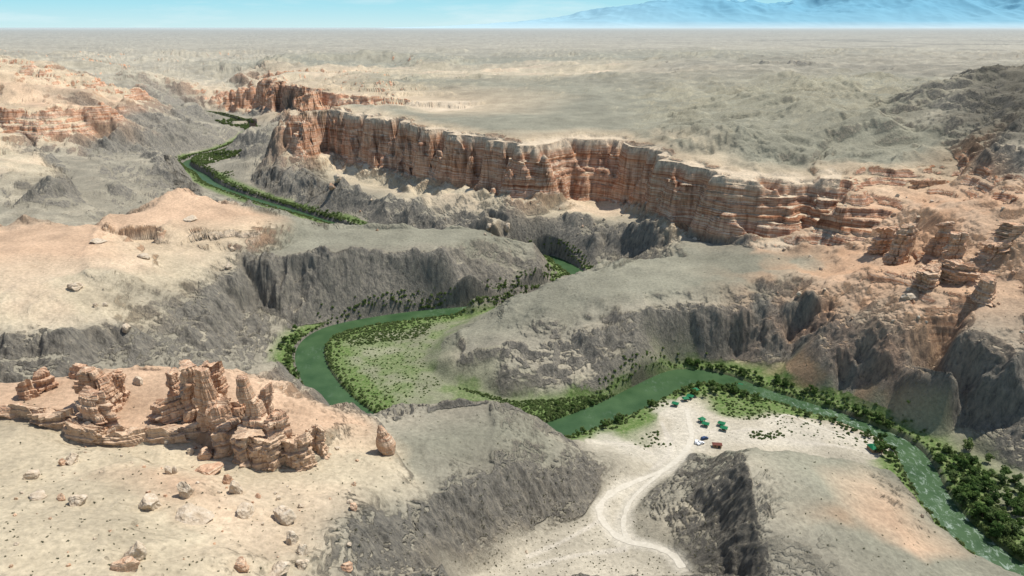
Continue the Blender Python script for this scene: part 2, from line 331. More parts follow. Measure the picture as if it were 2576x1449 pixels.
# ---------- adaptive mesh ----------
ucol=np.concatenate([np.linspace(-1.6,-.99,45),np.linspace(-.98,.98,1300),np.linspace(.99,1.6,45)])
wd=np.concatenate([np.linspace(math.log(75),math.log(2300),1150)[:-1],np.linspace(math.log(2300),math.log(70000),260)])
UU,WW=np.meshgrid(ucol[::2],wd); YY=np.exp(WW); XX=UU*YY
zd=terrain(XX,YY)[0]
dw=np.diff(WW,axis=0); dz=np.diff(zd,axis=0); Ym=(YY[1:]+YY[:-1])/2
a=np.clip(130/Ym,.035,.5)
ds=np.sqrt((a*dw)**2+(1.0*dz/Ym)**2)
for _ in range(12):
    b=ds.copy(); b[:,1:-1]=(ds[:,:-2]+2*ds[:,1:-1]+ds[:,2:])/4; b[1:-1]=(b[:-2]+2*b[1:-1]+b[2:])/4; ds=b
cs=np.vstack([np.zeros((1,ds.shape[1])),np.cumsum(ds,axis=0)]); cs/=cs[-1]
NR=1450; tt=np.linspace(0,1,NR)
WR=np.stack([np.interp(tt,cs[:,i],wd) for i in range(cs.shape[1])],1)
def boxh(a,r):
    p=np.pad(a,((0,0),(r,r)),mode='edge'); c=np.cumsum(np.hstack([np.zeros((a.shape[0],1)),p]),axis=1); return (c[:,2*r+1:]-c[:,:-2*r-1])/(2*r+1)
WR=boxh(boxh(WR,9),7)
idx=np.arange(len(ucol))/2; i0=np.minimum(idx.astype(int),WR.shape[1]-2); fr=idx-i0
WV=WR[:,i0]*(1-fr)+WR[:,i0+1]*fr
Yv=np.exp(WV); Xv=ucol[None,:]*Yv
Zv,Wt,rd,rw,S=terrain(Xv,Yv)
P3=np.stack([Xv,Yv,Zv],-1)
def nrm(P):
    gu_=np.gradient(P,axis=1);gw_=np.gradient(P,axis=0)
    N=np.cross(gu_,gw_);N/=np.linalg.norm(N,axis=-1,keepdims=True)+1e-9; return N
N=nrm(P3)
nz=np.abs(N[...,2])
sm=S*ss(.8,.5,nz)*(1-ss(1400,2600,Yv))*ss(200,400,Yv)
lv=np.arange(-20,280,2.1)
lay=np.interp(Zv,lv,rng.random(len(lv))*2-1)
hn=N[...,:2]*np.sign(N[...,2:3]); hn=hn/(np.linalg.norm(hn,axis=-1,keepdims=True)+1e-6)
P3[...,0]+=hn[...,0]*lay*1.2*sm; P3[...,1]+=hn[...,1]*lay*1.2*sm
#               s               o               p               g              r              v              w             f
SOIL=np.array([[.50,.415,.29],[.54,.37,.245],[.25,.235,.175],[.28,.25,.19],[.52,.40,.27],[.25,.25,.16],[.47,.415,.32],[.37,.325,.245]])
ROCK=np.array([[.36,.29,.20],[.44,.28,.175],[.24,.215,.17],[.235,.215,.18],[.42,.26,.16],[.18,.17,.13],[.3,.26,.2],[.34,.27,.20]])
soil=Wt@SOIL; rock=Wt@ROCK
m1=fbm(Xv/60,Yv/60,3,200.)[...,None]; m2=fbm(Xv/25,Yv/25,3,260.)[...,None]
far=ss(700,2500,Yv)[...,None]; mf=fbm(Xv/350,Yv/220,4,120.)[...,None]; mg=fbm(Xv/110,Yv/80,4,160.)[...,None]
soil=soil*(1+.14*m1+.09*m2); soil=soil+np.clip(m2,0,1)*(Wt[...,3:4])*np.array([.10,.08,.055])
pk=(ss(0,.6,m1)*(Wt[...,0:1])*.45); soil=soil*(1-pk)+pk*np.array([.56,.40,.28])
soil=soil*(1+far*(.13*mf+.07*mg))
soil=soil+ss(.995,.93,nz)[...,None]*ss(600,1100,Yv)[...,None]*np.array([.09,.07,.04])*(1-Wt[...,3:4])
Uv=Xv/Yv
kn=np.maximum(.7*ss(.35,.6,fbm(Xv/500,Yv/350,3,140.))*ss(.1,.4,Uv)*ss(1500,2000,Yv)*(1-ss(5000,8000,Yv)), ss(.59,.67,Uv+.04*m1[...,0])*ss(520,640,Yv)*(1-ss(1100,1500,Yv)))
soil=soil*(1-kn[...,None]*.48); rock=rock*(1-kn[...,None]*.45)
red=np.exp(-(((Xv-205)/45)**2+((Yv-440)/50)**2))+np.exp(-(((Xv-300)/70)**2+((Yv-500)/70)**2))+.9*np.exp(-(((Xv-140)/20)**2+((Yv-222)/6)**2))+.8*np.exp(-(((Xv-220)/80)**2+((Yv-380)/30)**2))
red=np.clip(red,0,1)[...,None]*ss(-.3,.5,m2)*.75
soil=soil*(1-red)+red*np.array([.47,.27,.155]); rock=rock*(1-red*.6)+red*.6*np.array([.37,.21,.13])
Wg=Wt[...,3]
rockm=ss(.86,.66,nz)*(1-Wg)+ss(.93,.73,nz)*Wg
rockm=rockm+.15*Wg*ss(-.22,-.32,Uv)*ss(620,760,Yv)*(1-ss(1250,1500,Yv))
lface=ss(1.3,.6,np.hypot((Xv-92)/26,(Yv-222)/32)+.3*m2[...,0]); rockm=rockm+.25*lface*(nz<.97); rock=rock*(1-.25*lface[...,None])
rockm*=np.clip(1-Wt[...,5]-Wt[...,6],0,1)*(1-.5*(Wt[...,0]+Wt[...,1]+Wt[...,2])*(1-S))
main=(Yv>500)&(Yv<1150)&(Uv<.48)&(Uv>-.36)
lleft=(Yv<620)&(Uv<-.2)
cap=np.maximum(S*ss(90,95,Zv+3*m2[...,0])*main,S*lleft)
rock=rock*(1-cap[...,None])+cap[...,None]*np.array([.62,.52,.39])
k=(S*main)[...,None]*.85; soil=soil*(1-k)+k*np.array([.62,.50,.36])
green=ss(22,9,rd-rw/2)*ss(.0,.5,nz-.4)*(Wt[...,6]<.7)
gn=fbm(Xv/14,Yv/14,3,300.)
green=np.clip(green*.95+Wt[...,5]*ss(-.45,.5,gn)*.72*(rd<150),0,1)
gx_,gy_,_z=unproject((1865,1012,3)); green=np.maximum(green,ss(1.2,.6,np.hypot((Xv-gx_)/26,(Yv-gy_)/20)+.25*gn))
gx_,gy_,_z=unproject((1420,1030,3)); green=np.maximum(green,ss(1.2,.5,np.hypot((Xv-gx_)/45,(Yv-gy_)/16)+.25*gn))
green*=(Zv<9)
wet=ss(2.5,0,rd-rw/2)
soil=soil*(1-wet*.5)[...,None]
for R in DUST:
    d_,_w=pdist(Xv,Yv,R,30); k=ss(14,5,d_+5*gn)[...,None]*(Zv<12)[...,None]*.85; soil=soil*(1-k)+k*np.array([.53,.475,.38]); green*=1-k[...,0]
for R in ROADS:
    d_,_w=pdist(Xv,Yv,R,20); k=ss(5.5,1.5,d_+1.5*gn)[...,None]; soil=soil*(1-.8*k)+.8*k*np.array([.54,.485,.39]); green*=1-k[...,0]
for R in TRK:
    d_,_w=pdist(Xv,Yv,R,20); k=ss(2.2,.7,d_+.6*gn)[...,None]*.7*(Zv<24)[...,None]; soil=soil*(1-k)+k*np.array([.56,.50,.41]); green*=1-k[...,0]
hz=(1-np.exp(-np.maximum(Yv-700,0)/6500))[...,None]  # aerial haze painted into soil and rock colour, growing with distance
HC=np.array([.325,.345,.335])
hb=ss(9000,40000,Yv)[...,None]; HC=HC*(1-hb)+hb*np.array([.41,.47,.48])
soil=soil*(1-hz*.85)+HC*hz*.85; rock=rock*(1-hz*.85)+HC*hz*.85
def grid_mesh(name,P,attrs=None):
    R,Cc=P.shape[:2]; me=bpy.data.meshes.new(name)
    n=R*Cc; me.vertices.add(n); me.vertices.foreach_set('co',P.reshape(-1).astype(np.float32))
    ii=np.arange(n).reshape(R,Cc); q=np.stack([ii[:-1,:-1],ii[:-1,1:],ii[1:,1:],ii[1:,:-1]],-1).reshape(-1,4)
    me.loops.add(q.size); me.loops.foreach_set('vertex_index',q.reshape(-1).astype(np.int32))
    me.polygons.add(len(q)); me.polygons.foreach_set('loop_start',np.arange(0,q.size,4,dtype=np.int32))
    me.polygons.foreach_set('use_smooth',np.ones(len(q),bool))
    for k,v in (attrs or {}).items():
        at=me.attributes.new(k,'FLOAT_COLOR','POINT'); at.data.foreach_set('color',np.concatenate([v.reshape(-1,3),np.ones((n,1))],1).reshape(-1).astype(np.float32))
    me.update(calc_edges=True); return me
def add(name,me,mat=None,parent=None,**kw):
    ob=bpy.data.objects.new(name,me); C.objects.link(ob)
    if mat and me is not None and len(me.materials)==0: me.materials.append(mat)
    if parent: ob.parent=parent
    for k,v in kw.items(): ob[k]=v
    return ob
# ---------- node helpers ----------
class NT:
    def __init__(s,name,world=None):
        if world: s.m=world
        else: s.m=bpy.data.materials.new(name)
        s.m.use_nodes=True; s.t=s.m.node_tree; s.n=s.t.nodes; s.l=s.t.links
        s.b=s.n.get('Principled BSDF')
        if s.b: s.b.inputs['Roughness'].default_value=.95; s.b.inputs['Specular IOR Level'].default_value=.1
    def N(s,ty,**k):
        x=s.n.new(ty)
        for a,b in k.items(): setattr(x,a,b)
        return x
    def L(s,a,b): s.l.new(a,b)
    def noise(s,vec,scale,det=4,rough=.55,dist=0):
        x=s.N('ShaderNodeTexNoise'); x.inputs['Scale'].default_value=scale;x.inputs['Detail'].default_value=det;x.inputs['Roughness'].default_value=rough;x.inputs['Distortion'].default_value=dist
        if vec: s.L(vec,x.inputs['Vector'])
        return x.outputs['Fac']
    def smul(s,vec,v):
        x=s.N('ShaderNodeVectorMath',operation='MULTIPLY'); s.L(vec,x.inputs[0]); x.inputs[1].default_value=v; return x.outputs[0]
    def mr(s,val,a,b,c,d,sm=False):
        x=s.N('ShaderNodeMapRange'); 
        if sm: x.interpolation_type='SMOOTHSTEP'
        s.L(val,x.inputs[0])
        for i,v in enumerate((a,b,c,d)): x.inputs[i+1].default_value=v
        return x.outputs[0]
    def math(s,op,a,b):
        x=s.N('ShaderNodeMath',operation=op)
        for i,v in enumerate((a,b)):
            if isinstance(v,(int,float)): x.inputs[i].default_value=v
            else: s.L(v,x.inputs[i])
        return x.outputs[0]
    def mix(s,f,a,b,bt='MIX'):
        x=s.N('ShaderNodeMix',data_type='RGBA',blend_type=bt)
        for i,v in ((0,f),(6,a),(7,b)):
            if isinstance(v,(int,float)): x.inputs[i].default_value=v
            elif isinstance(v,tuple): x.inputs[i].default_value=v+(1,)
            else: s.L(v,x.inputs[i])
        return x.outputs[2]
    def ramp(s,f,stops):
        x=s.N('ShaderNodeValToRGB'); cr=x.color_ramp
        while len(cr.elements)<len(stops): cr.elements.new(.5)
        for e,(p,c) in zip(cr.elements,stops): e.position=p; e.color=c+(1,)
        s.L(f,x.inputs[0]); return x.outputs[0]
    def bump(s,h,st,di):
        x=s.N('ShaderNodeBump'); x.inputs['Strength'].default_value=st; x.inputs['Distance'].default_value=di; s.L(h,x.inputs['Height']); s.L(x.outputs[0],s.b.inputs['Normal'])
    def col(s,c): s.L(c,s.b.inputs['Base Color'])
STR=[(.30,(.32,.13,.07)),(.40,(.60,.30,.16)),(.455,(.74,.56,.40)),(.485,(.42,.19,.11)),(.53,(.66,.36,.21)),(.57,(.78,.64,.48)),(.60,(.48,.22,.13)),(.68,(.68,.42,.27))]
def strata(t,pos,s=1.0):
    f=t.noise(t.smul(pos,(.006,.006,.30*s)),1,5,.62)
    return t.ramp(f,STR)
t=NT('terrain_material'); geo=t.N('ShaderNodeNewGeometry'); pos=geo.outputs['Position']
def attr(n):
    x=t.N('ShaderNodeAttribute'); x.attribute_name=n; return x.outputs['Color']
so,ro,ma=attr('soil'),attr('rock'),attr('mask'); sep=t.N('ShaderNodeSeparateColor'); t.L(ma,sep.inputs[0])
nA=t.noise(pos,.05,6); nB=t.noise(pos,.5,5,.65); nF=t.noise(t.smul(pos,(.36,.36,.10)),1,9,.75,.3)
nV=t.noise(pos,.09,5)
soilc=t.mix(1.0,so,t.ramp(nB,[(.3,(.74,.74,.74)),(.7,(1.18,1.18,1.18))]),'MULTIPLY')
soilc=t.mix(1.0,soilc,t.ramp(nA,[(.3,(.84,.84,.84)),(.7,(1.1,1.1,1.1))]),'MULTIPLY')
vo=t.N('ShaderNodeTexVoronoi'); vo.inputs['Scale'].default_value=.55; t.L(pos,vo.inputs['Vector'])
dots=t.math('MULTIPLY',t.mr(vo.outputs['Distance'],.1,.3,1,0),t.mr(nV,.45,.62,0,.35))
soilc=t.mix(dots,soilc,(.15,.14,.08))
gcol=t.ramp(nB,[(.3,(.07,.12,.032)),(.5,(.125,.18,.055)),(.7,(.24,.25,.13))])
soilc=t.mix(sep.outputs[2],soilc,gcol)
rockc=t.mix(1.0,ro,t.ramp(nF,[(.32,(.42,.42,.43)),(.48,(.94,.93,.92)),(.70,(1.65,1.58,1.45))]),'MULTIPLY')
strc=strata(t,pos)
nS=t.noise(t.smul(pos,(.22,.22,.012)),1,6,.65)
strc=t.mix(1.0,strc,t.ramp(nS,[(.36,(.62,.56,.54)),(.52,(1.02,1.0,1.0)),(.65,(1.12,1.12,1.1))]),'MULTIPLY')
rockc=t.mix(sep.outputs[1],rockc,strc)
rf=t.mr(t.math('ADD',sep.outputs[0],t.math('MULTIPLY',t.math('SUBTRACT',nF,.5),1.1)),.36,.60,0,1,True)
t.col(t.mix(rf,soilc,rockc))
bh=t.math('ADD',t.math('MULTIPLY',nF,t.mr(sep.outputs[0],0,.6,.3,2.1)),t.math('MULTIPLY',nB,.35))
t.bump(bh,1.0,1.4)
TM=t.m
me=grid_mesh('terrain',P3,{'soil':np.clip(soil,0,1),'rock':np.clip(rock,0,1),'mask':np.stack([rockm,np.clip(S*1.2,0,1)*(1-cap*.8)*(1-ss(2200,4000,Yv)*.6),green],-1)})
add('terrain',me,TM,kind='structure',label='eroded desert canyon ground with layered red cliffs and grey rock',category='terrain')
YT=np.exp(np.linspace(math.log(100),math.log(4000),1500))
def hit(px,py):
    dx=(px-1288)/F; dy=(724.5-py)/F; yr=ct+dy*st; zr=-st+dy*ct
    X=dx/yr*YT; Zr=H+zr/yr*YT; Zt=terrain(X,YT)[0]
    k=np.nonzero(Zt>=Zr)[0]
    i=k[0] if len(k) else len(YT)-1
    return X[i],YT[i],Zt[i]
def hits(PX,PY):
    PX=np.asarray(PX,float);PY=np.asarray(PY,float); Yt=np.exp(np.linspace(math.log(110),math.log(2500),420))
    dx=(PX-1288)/F; dy=(724.5-PY)/F; yr=ct+dy*st; zr=-st+dy*ct
    X=(dx/yr)[:,None]*Yt; Yb=np.broadcast_to(Yt,X.shape); Zr=H+(zr/yr)[:,None]*Yt; D=terrain(X,Yb)[0]-Zr
    i=np.maximum(np.argmax(D>=0,axis=1),1); r=np.arange(len(PX)); d0=D[r,i-1];d1=D[r,i]
    f=np.clip(-d0/(d1-d0+1e-9),0,1); Yh=Yt[i-1]+(Yt[i]-Yt[i-1])*f; Xh=dx/yr*Yh
    return Xh,Yh,terrain(Xh,Yh)[0]
# ---------- water ----------
def ribbon(name,poly,wextra,zf,sub=8,jit=0):
    p=np.array(chaikin(poly,1)); tg=np.gradient(p[:,:2],axis=0); tg/=np.linalg.norm(tg,axis=1,keepdims=True)+1e-9; nn=np.stack([-tg[:,1],tg[:,0]],1)
    s=np.linspace(-.5,.5,sub+1); w=(p[:,2]+wextra)*(1+jit*fbm(p[:,0]/4,p[:,1]/4,2,9.))
    X=p[:,0,None]+nn[:,0,None]*w[:,None]*s; Y=p[:,1,None]+nn[:,1,None]*w[:,None]*s
    return grid_mesh(name,np.stack([X,Y,zf(X,Y)],-1))
w=NT('river_water'); g=w.N('ShaderNodeNewGeometry').outputs['Position']
w.b.inputs['Roughness'].default_value=.42; w.b.inputs['Specular IOR Level'].default_value=.13
sx_=w.N('ShaderNodeSeparateXYZ'); w.L(g,sx_.inputs[0])
n=w.noise(w.smul(g,(.40,.22,1)),1,7,.75,.8); n2=w.noise(g,.025,3)
rap=w.math('ADD',w.mr(n2,.52,.66,0,.3),w.mr(sx_.outputs[0],145,190,0,.7))
foam=w.math('MULTIPLY',w.mr(n,.52,.70,0,1),rap)
c=w.ramp(w.noise(g,.07,6),[(.3,(.030,.068,.026)),(.7,(.060,.110,.046))]); w.col(w.mix(foam,c,(.48,.55,.48)))
w.bump(w.noise(g,.9,4),.35,.3)
add('river',ribbon('river',rivw,5,lambda X,Y:X*0.0),w.m,kind='structure',label='green fast river winding through the canyon',category='river')
# ---------- roads ----------
t=NT('gravel_track'); g=t.N('ShaderNodeNewGeometry').outputs['Position']; t.col(t.ramp(t.noise(g,.6,6),[(.3,(.49,.44,.355)),(.7,(.60,.545,.45))])); t.bump(t.noise(g,2,4),.4,.2)
for i,R in enumerate(ROADS): add('dirt_road',ribbon('dirt_road',R,0,lambda X,Y:terrain(X,Y)[0]+.10+.03*i,4,.35),t.m,kind='structure',label='pale unpaved gravel road through the dry wash',category='road')
for i,R in enumerate(PATHS): add('path',ribbon('path',R,0,lambda X,Y:terrain(X,Y)[0]+.08+.03*i,3,.35),t.m,kind='structure',label='narrow pale foot path across the camp ground',category='path')
# ---------- mountains ----------
xs=np.linspace(-9000,60000,520); ys=np.linspace(42000,60000,120); MX,MY=np.meshgrid(xs,ys)
sk=np.interp(MX/MY*1.0,[-.2,-.09,-.02,.06,.12,.2,.3,.42,.7,1.5],[0,130,380,850,1350,1900,2300,2600,2700,2700])
t_=(MY-42000)/18000; prof=ss(0,.8,t_)*(1-.3*ss(.88,1,t_))
rn=ridg(MX/4200,MY/6500,6,11.); MZ=125+sk*prof*(.66+.46*rn)-30*(1-ss(0,.05,t_))
t=NT('mountain_material'); g=t.N('ShaderNodeNewGeometry').outputs['Position']; sp=t.N('ShaderNodeSeparateXYZ'); t.L(g,sp.inputs[0])
c=t.ramp(t.mr(sp.outputs[2],100,1500,0,1),[(0,(.42,.48,.49)),(.10,(.36,.48,.52)),(.32,(.21,.40,.49)),(1,(.16,.36,.47))])  # haze painted into the colour: pale foot, bluer upwards
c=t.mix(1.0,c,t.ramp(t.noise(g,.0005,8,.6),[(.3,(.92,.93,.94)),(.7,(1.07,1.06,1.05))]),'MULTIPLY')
c=t.mix(t.mr(sp.outputs[0],-4000,14000,.7,0),c,(.42,.57,.61)); t.col(c)  # painted haze thickens towards the left end of the range
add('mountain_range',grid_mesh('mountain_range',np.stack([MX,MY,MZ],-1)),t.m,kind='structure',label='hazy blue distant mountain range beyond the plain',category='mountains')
# ---------- rock objects ----------
def rockmat(name,pale):
    t=NT(name); g=t.N('ShaderNodeNewGeometry').outputs['Position']
    sc=strata(t,g,2.6); sc=t.mix(pale,sc,(.62,.46,.32)); sc=t.mix(1.0,sc,t.ramp(t.noise(t.smul(g,(.5,.5,.1)),1,6,.65),[(.3,(.66,.62,.60)),(.65,(1.12,1.12,1.1))]),'MULTIPLY'); t.col(sc)
    t.bump(t.math('ADD',t.noise(t.smul(g,(.3,.3,1.8)),1,5),t.noise(g,1.0,6,.65)),.9,.8); return t.m
SM=rockmat('sandstone_rock',.42); PM=rockmat('pale_sandstone',.8)
t=NT('pale_boulder'); g=t.N('ShaderNodeNewGeometry').outputs['Position']
t.col(t.ramp(t.noise(g,.5,6,.65),[(.3,(.38,.29,.20)),(.5,(.55,.44,.32)),(.7,(.62,.53,.42))])); t.bump(t.noise(g,1.2,6),.8,.6); BM=t.m
def pillar(vs,fs,ox,oy,oz,h,rx,ry,rs,lean=(0,0),taper=.45,yaw=0,tilt=.2):
    nA_,nZ=64,60; base=len(vs); lays=[];z=0
    npl=rs.randint(5,8); ph=[2*math.pi*(i+rs.uniform(-.3,.3))/npl for i in range(npl)]; pd0=[rs.uniform(.68,1.12) for _ in ph]
    off=[0,0]
    while z<h+4:
        th=rs.choice([.04,.07,.11,.18])*max(h,11)*rs.uniform(.8,1.2); big=th>.1*max(h,11)
        off=[off[0]*.7+rs.uniform(-.13,.13),off[1]*.7+rs.uniform(-.13,.13)]
        lays.append((z,z+th,rs.uniform(.94,1.10) if not big else rs.uniform(.80,1.04),off[0],off[1],[d*rs.uniform(.86,1.1) for d in pd0])); z+=th
    sd=rs.uniform(0,100); tx,ty=rs.uniform(-tilt,tilt),rs.uniform(-tilt,tilt)
    cr=[(rs.uniform(0,6.28),rs.uniform(.06,.14)) for _ in range(5)]
    for k in range(nZ+1):
        z=-4+(h+4)*k/nZ; tt_=(z+4)/(h+4)
        L=[l for l in lays if l[0]<=z+4][-1]; q=(z+4-L[0])/(L[1]-L[0]); cre=1-.08*max(0,1-min(q,1-q)*8)
        r=(1-(taper)*tt_**1.4)*L[2]*cre
        if k==nZ: r*=.02
        for i in range(nA_):
            a_=2*math.pi*i/nA_; cx,cy=math.cos(a_),math.sin(a_)
            rp_=min(d/max(.35,math.cos(a_-p)) if math.cos(a_-p)>.35 else 9 for p,d in zip(ph,L[5]))
            n_=mnoise.noise(Vector((cx*3+sd,cy*3,L[0]*.5)))*.20+mnoise.noise(Vector((cx*8+sd,cy*8,z*.18)))*.16+mnoise.noise(Vector((cx*20+sd,cy*20,z*.6)))*.06
            for ca,cw in cr:
                dd=abs((a_-ca+math.pi)%(2*math.pi)-math.pi)
                if dd<cw: n_-=.26*(1-dd/cw)
            R_=r*min(rp_,1.5)*(1+n_)*.84; x=R_*cx*rx+lean[0]*max(z,0)+L[3]*rx; y=R_*cy*ry+lean[1]*max(z,0)+L[4]*ry
            c_,s_=math.cos(yaw),math.sin(yaw)
            top=(mnoise.noise(Vector((x*.2+sd,y*.2,0)))*3.0 if k>nZ-3 else 0)
            vs.append((ox+x*c_-y*s_,oy+x*s_+y*c_,oz+z+x*tx+y*ty+top))
    for k in range(nZ):
        for i in range(nA_):
            j=(i+1)%nA_; fs.append((base+k*nA_+i,base+k*nA_+j,base+(k+1)*nA_+j,base+(k+1)*nA_+i))
def formation(name,pil,label,seed,cat='rock formation',group=None,mat=None,tilt=.25):
    rs=random.Random(seed); hs=[]
    for (px,py,hp,wp,dep,lean,tp) in pil:
        x,y,z=hit(px,py); D=math.sqrt(x*x+y*y+(H-z)**2); s=D/F
        hs.append((x,y,z,hp*s/math.cos(math.atan2(H-z,y)),wp*s/2,dep*s/2,lean,tp))
    bx=sum(h[0] for h in hs)/len(hs);by=sum(h[1] for h in hs)/len(hs);bz=min(h[2] for h in hs)
    vs=[];fs=[]
    for x,y,z,h,rx,ry,lean,tp in hs: pillar(vs,fs,x-bx,y-by+ry*.6,z-bz,h,rx,ry,rs,(lean,0),tp,rs.uniform(-.5,.5),tilt)
    m=bpy.data.meshes.new(name); m.from_pydata(vs,[],fs); m.update()
    ob=add(name,m,mat or SM,label=label,category=cat); ob.location=(bx,by,bz)
    if group: ob['group']=group
    return ob
formation('rock_formation',[(95,985,34,74,56,.3,.3)],'broken red sandstone block on the orange slope',1)
formation('rock_formation',[(58,1005,26,60,50,0,.2)],'weathered reddish rock lump on the orange slope',8)
formation('rock_formation',[(200,955,24,70,40,.2,.3)],'low reddish slab pile beside a tall stack',7)
formation('rock_formation',[(262,1040,92,76,66,-.2,.5),(240,1085,62,96,60,-.15,.35),(290,1020,66,60,55,.15,.45),(225,1030,50,60,50,-.2,.4)],'tall ragged layered red sandstone stack on a ledge',2)
formation('rock_formation',[(485,1055,112,84,70,.05,.5),(430,1068,46,110,66,-.1,.25),(445,1020,66,70,60,-.1,.45),(505,1000,66,60,50,.1,.5)],'broad layered sandstone tower with an eroded top',3)
formation('rock_formation',[(548,1090,132,76,70,-.15,.6),(575,1130,84,96,76,-.15,.4),(530,1020,80,64,56,.1,.45),(605,1090,60,76,60,0,.4)],'slender layered sandstone tower leaning over a pale wall',6)
formation('rock_formation',[(650,1110,134,78,66,-.12,.65),(690,1140,76,96,76,.1,.5),(665,1080,84,64,56,.15,.5)],'pointed layered sandstone tower on a pale wall',4)
for k,pl in enumerate([[(60,1055,20,120,36,0,.15),(130,1080,26,100,44,0,.15),(185,1105,26,120,40,0,.15)],[(250,1118,22,130,44,0,.15),(325,1120,20,130,40,0,.15),(395,1112,22,130,44,0,.15),(455,1108,24,110,44,0,.15)],[(570,1150,46,90,60,0,.2),(625,1168,60,100,66,0,.15),(680,1182,64,100,66,0,.15),(740,1178,56,100,66,0,.2),(795,1140,44,80,60,0,.25)]]):
    formation('rock_ledge',pl,'pale fluted sandstone ledge edging the orange terrace',60+k,'rock ledge',mat=PM,tilt=.1)
for k,(pl) in enumerate([[(2265,665,78,76,60,0,.35),(2240,640,56,70,50,-.1,.3)],[(2375,640,60,70,50,0,.35),(2405,650,50,66,50,0,.3)],[(2350,720,36,110,50,0,.2),(2415,712,38,90,50,0,.25)],[(2480,765,46,66,55,0,.3)],[(2520,650,30,120,50,0,.2)],[(2560,590,18,100,40,0,.15)],[(2330,470,10,120,30,0,.1)]]):
    formation('rock_outcrop',pl,'dark red layered sandstone outcrop on an orange slope',20+k,'rock outcrop',group='red outcrops on the orange slope')
def boulder_mesh(seed,name='boulder',teardrop=False):
    rs=random.Random(seed); bm=bmesh.new(); bmesh.ops.create_icosphere(bm,subdivisions=4,radius=1)
    pls=[(Vector((rs.gauss(0,1),rs.gauss(0,1),rs.gauss(0,.8))).normalized(),rs.uniform(.5,.8)) for _ in range(12)]
    for v in bm.verts:
        p=v.co.copy()
        if not teardrop:
            for n_,d_ in pls:
                k=p.dot(n_)-d_
                if k>0: p-=n_*k*.97
        p+=v.co*(mnoise.noise(v.co*2.2+Vector((seed,0,0)))*.12+mnoise.noise(v.co*6+Vector((seed,0,0)))*.06)
        if teardrop:
            f=1-.45*max(-.4,min(1,p.z)); p.x=p.x*f-.25*p.z; p.y*=f
            if abs(p.z-.45)<.08: p.x*=.8; p.y*=.8
        v.co=p
    m=bpy.data.meshes.new(name); bm.to_mesh(m); bm.free(); m.materials.append(BM if seed%3 else SM); return m
BMS=[boulder_mesh(i) for i in range(9)]
x,y,z=hit(970,1140); ob=add('balanced_rock',boulder_mesh(12,'balanced_rock',True),None,label='lone leaning teardrop boulder on a pale saddle',category='boulder'); s=math.sqrt(x*x+y*y+(H-z)**2)/F; ob.location=(x,y,z+s*34); ob.scale=(s*20,s*20,s*46); ob.rotation_euler=(.05,-.1,.2)
BL=[(195,1268,22,1,1),(375,1275,30,1,.9),(470,1245,26,.8,1.4),(492,1305,34,1.3,.5),(595,1240,22,.8,1.3),(575,1215,16,1,1.1),(618,1292,24,1.2,.8),(715,1305,34,1,1),(735,1362,20,1,1.2),(762,1395,18,.8,1.3),(760,1425,18,1,1),(608,1428,22,1,.9),(700,1440,24,1.2,.7),(180,1163,16,1,1),(158,1168,9,1,1.2),(93,1252,18,1.4,.6),(82,1200,17,1,.9),(35,1040,28,1.1,.7),(350,965,13,1,1.1),(522,1188,28,1.3,.5),(518,1148,20,1.2,.9),(425,1192,12,.7,1.4),(440,1190,10,.7,1.3),(190,725,16,1.2,.6),(360,648,13,1.4,.6),(250,610,13,1.5,.5),(575,675,10,1,1),(585,628,8,1,1),(318,832,14,1,1),(480,553,14,1.6,.5),(880,1265,10,1,1),(890,1280,12,1,1.2),(870,1430,18,1.2,.6),(155,1255,10,1,1),(340,1400,24,1,1.2),(320,1430,26,1.2,.9),(420,1110,12,1,1),(480,1140,10,1,1),(1275,575,12,1,1.1),(1230,575,12,1,1),(850,455,12,1,1.1),(835,475,10,1,1),(1750,590,9,1,.9),(2285,748,14,1.3,.6),(2320,1300,5,1,1),(1325,1390,5,1,1),(2010,745,9,1,.9),(240,770,6,1,1),(265,770,6,1,1),(700,1255,8,1,1),(650,1250,9,1,.8),(760,1275,9,1,1),(540,1185,8,1,1),(890,1220,7,1,1)]
rb_=random.Random(9)
for _ in range(60): BL.append((rb_.uniform(20,900),rb_.uniform(1120,1440),rb_.uniform(2.5,6),rb_.uniform(.8,1.3),rb_.uniform(.6,1)))
for _ in range(45): BL.append((rb_.uniform(1950,2570),rb_.uniform(470,860),rb_.uniform(2.5,6),1,.8))
for _ in range(40): BL.append((rb_.uniform(850,1800),rb_.uniform(440,600),rb_.uniform(2,5),1,.9))
hx,hy,hzv=hits([b[0] for b in BL],[b[1] for b in BL])
for i,b in enumerate(BL):
    x,y,z=hx[i],hy[i],hzv[i]; s=math.sqrt(x*x+y*y+(H-z)**2)/F*b[2]
    ob=bpy.data.objects.new('boulder',BMS[rb_.randrange(9)]); C.objects.link(ob)
    ob.location=(x,y,z+s*b[4]*.25); ob.scale=(s*b[3],s*b[3]*.9,s*b[4]); ob.rotation_euler=(rb_.uniform(-.25,.25),rb_.uniform(-.25,.25),rb_.uniform(0,6.28))
    ob['label']='large pale angular boulder fallen on the sandy slope' if b[2]>15 else 'small weathered boulder lying on the dry slope'; ob['category']='boulder'; ob['group']='boulders scattered on the slopes'
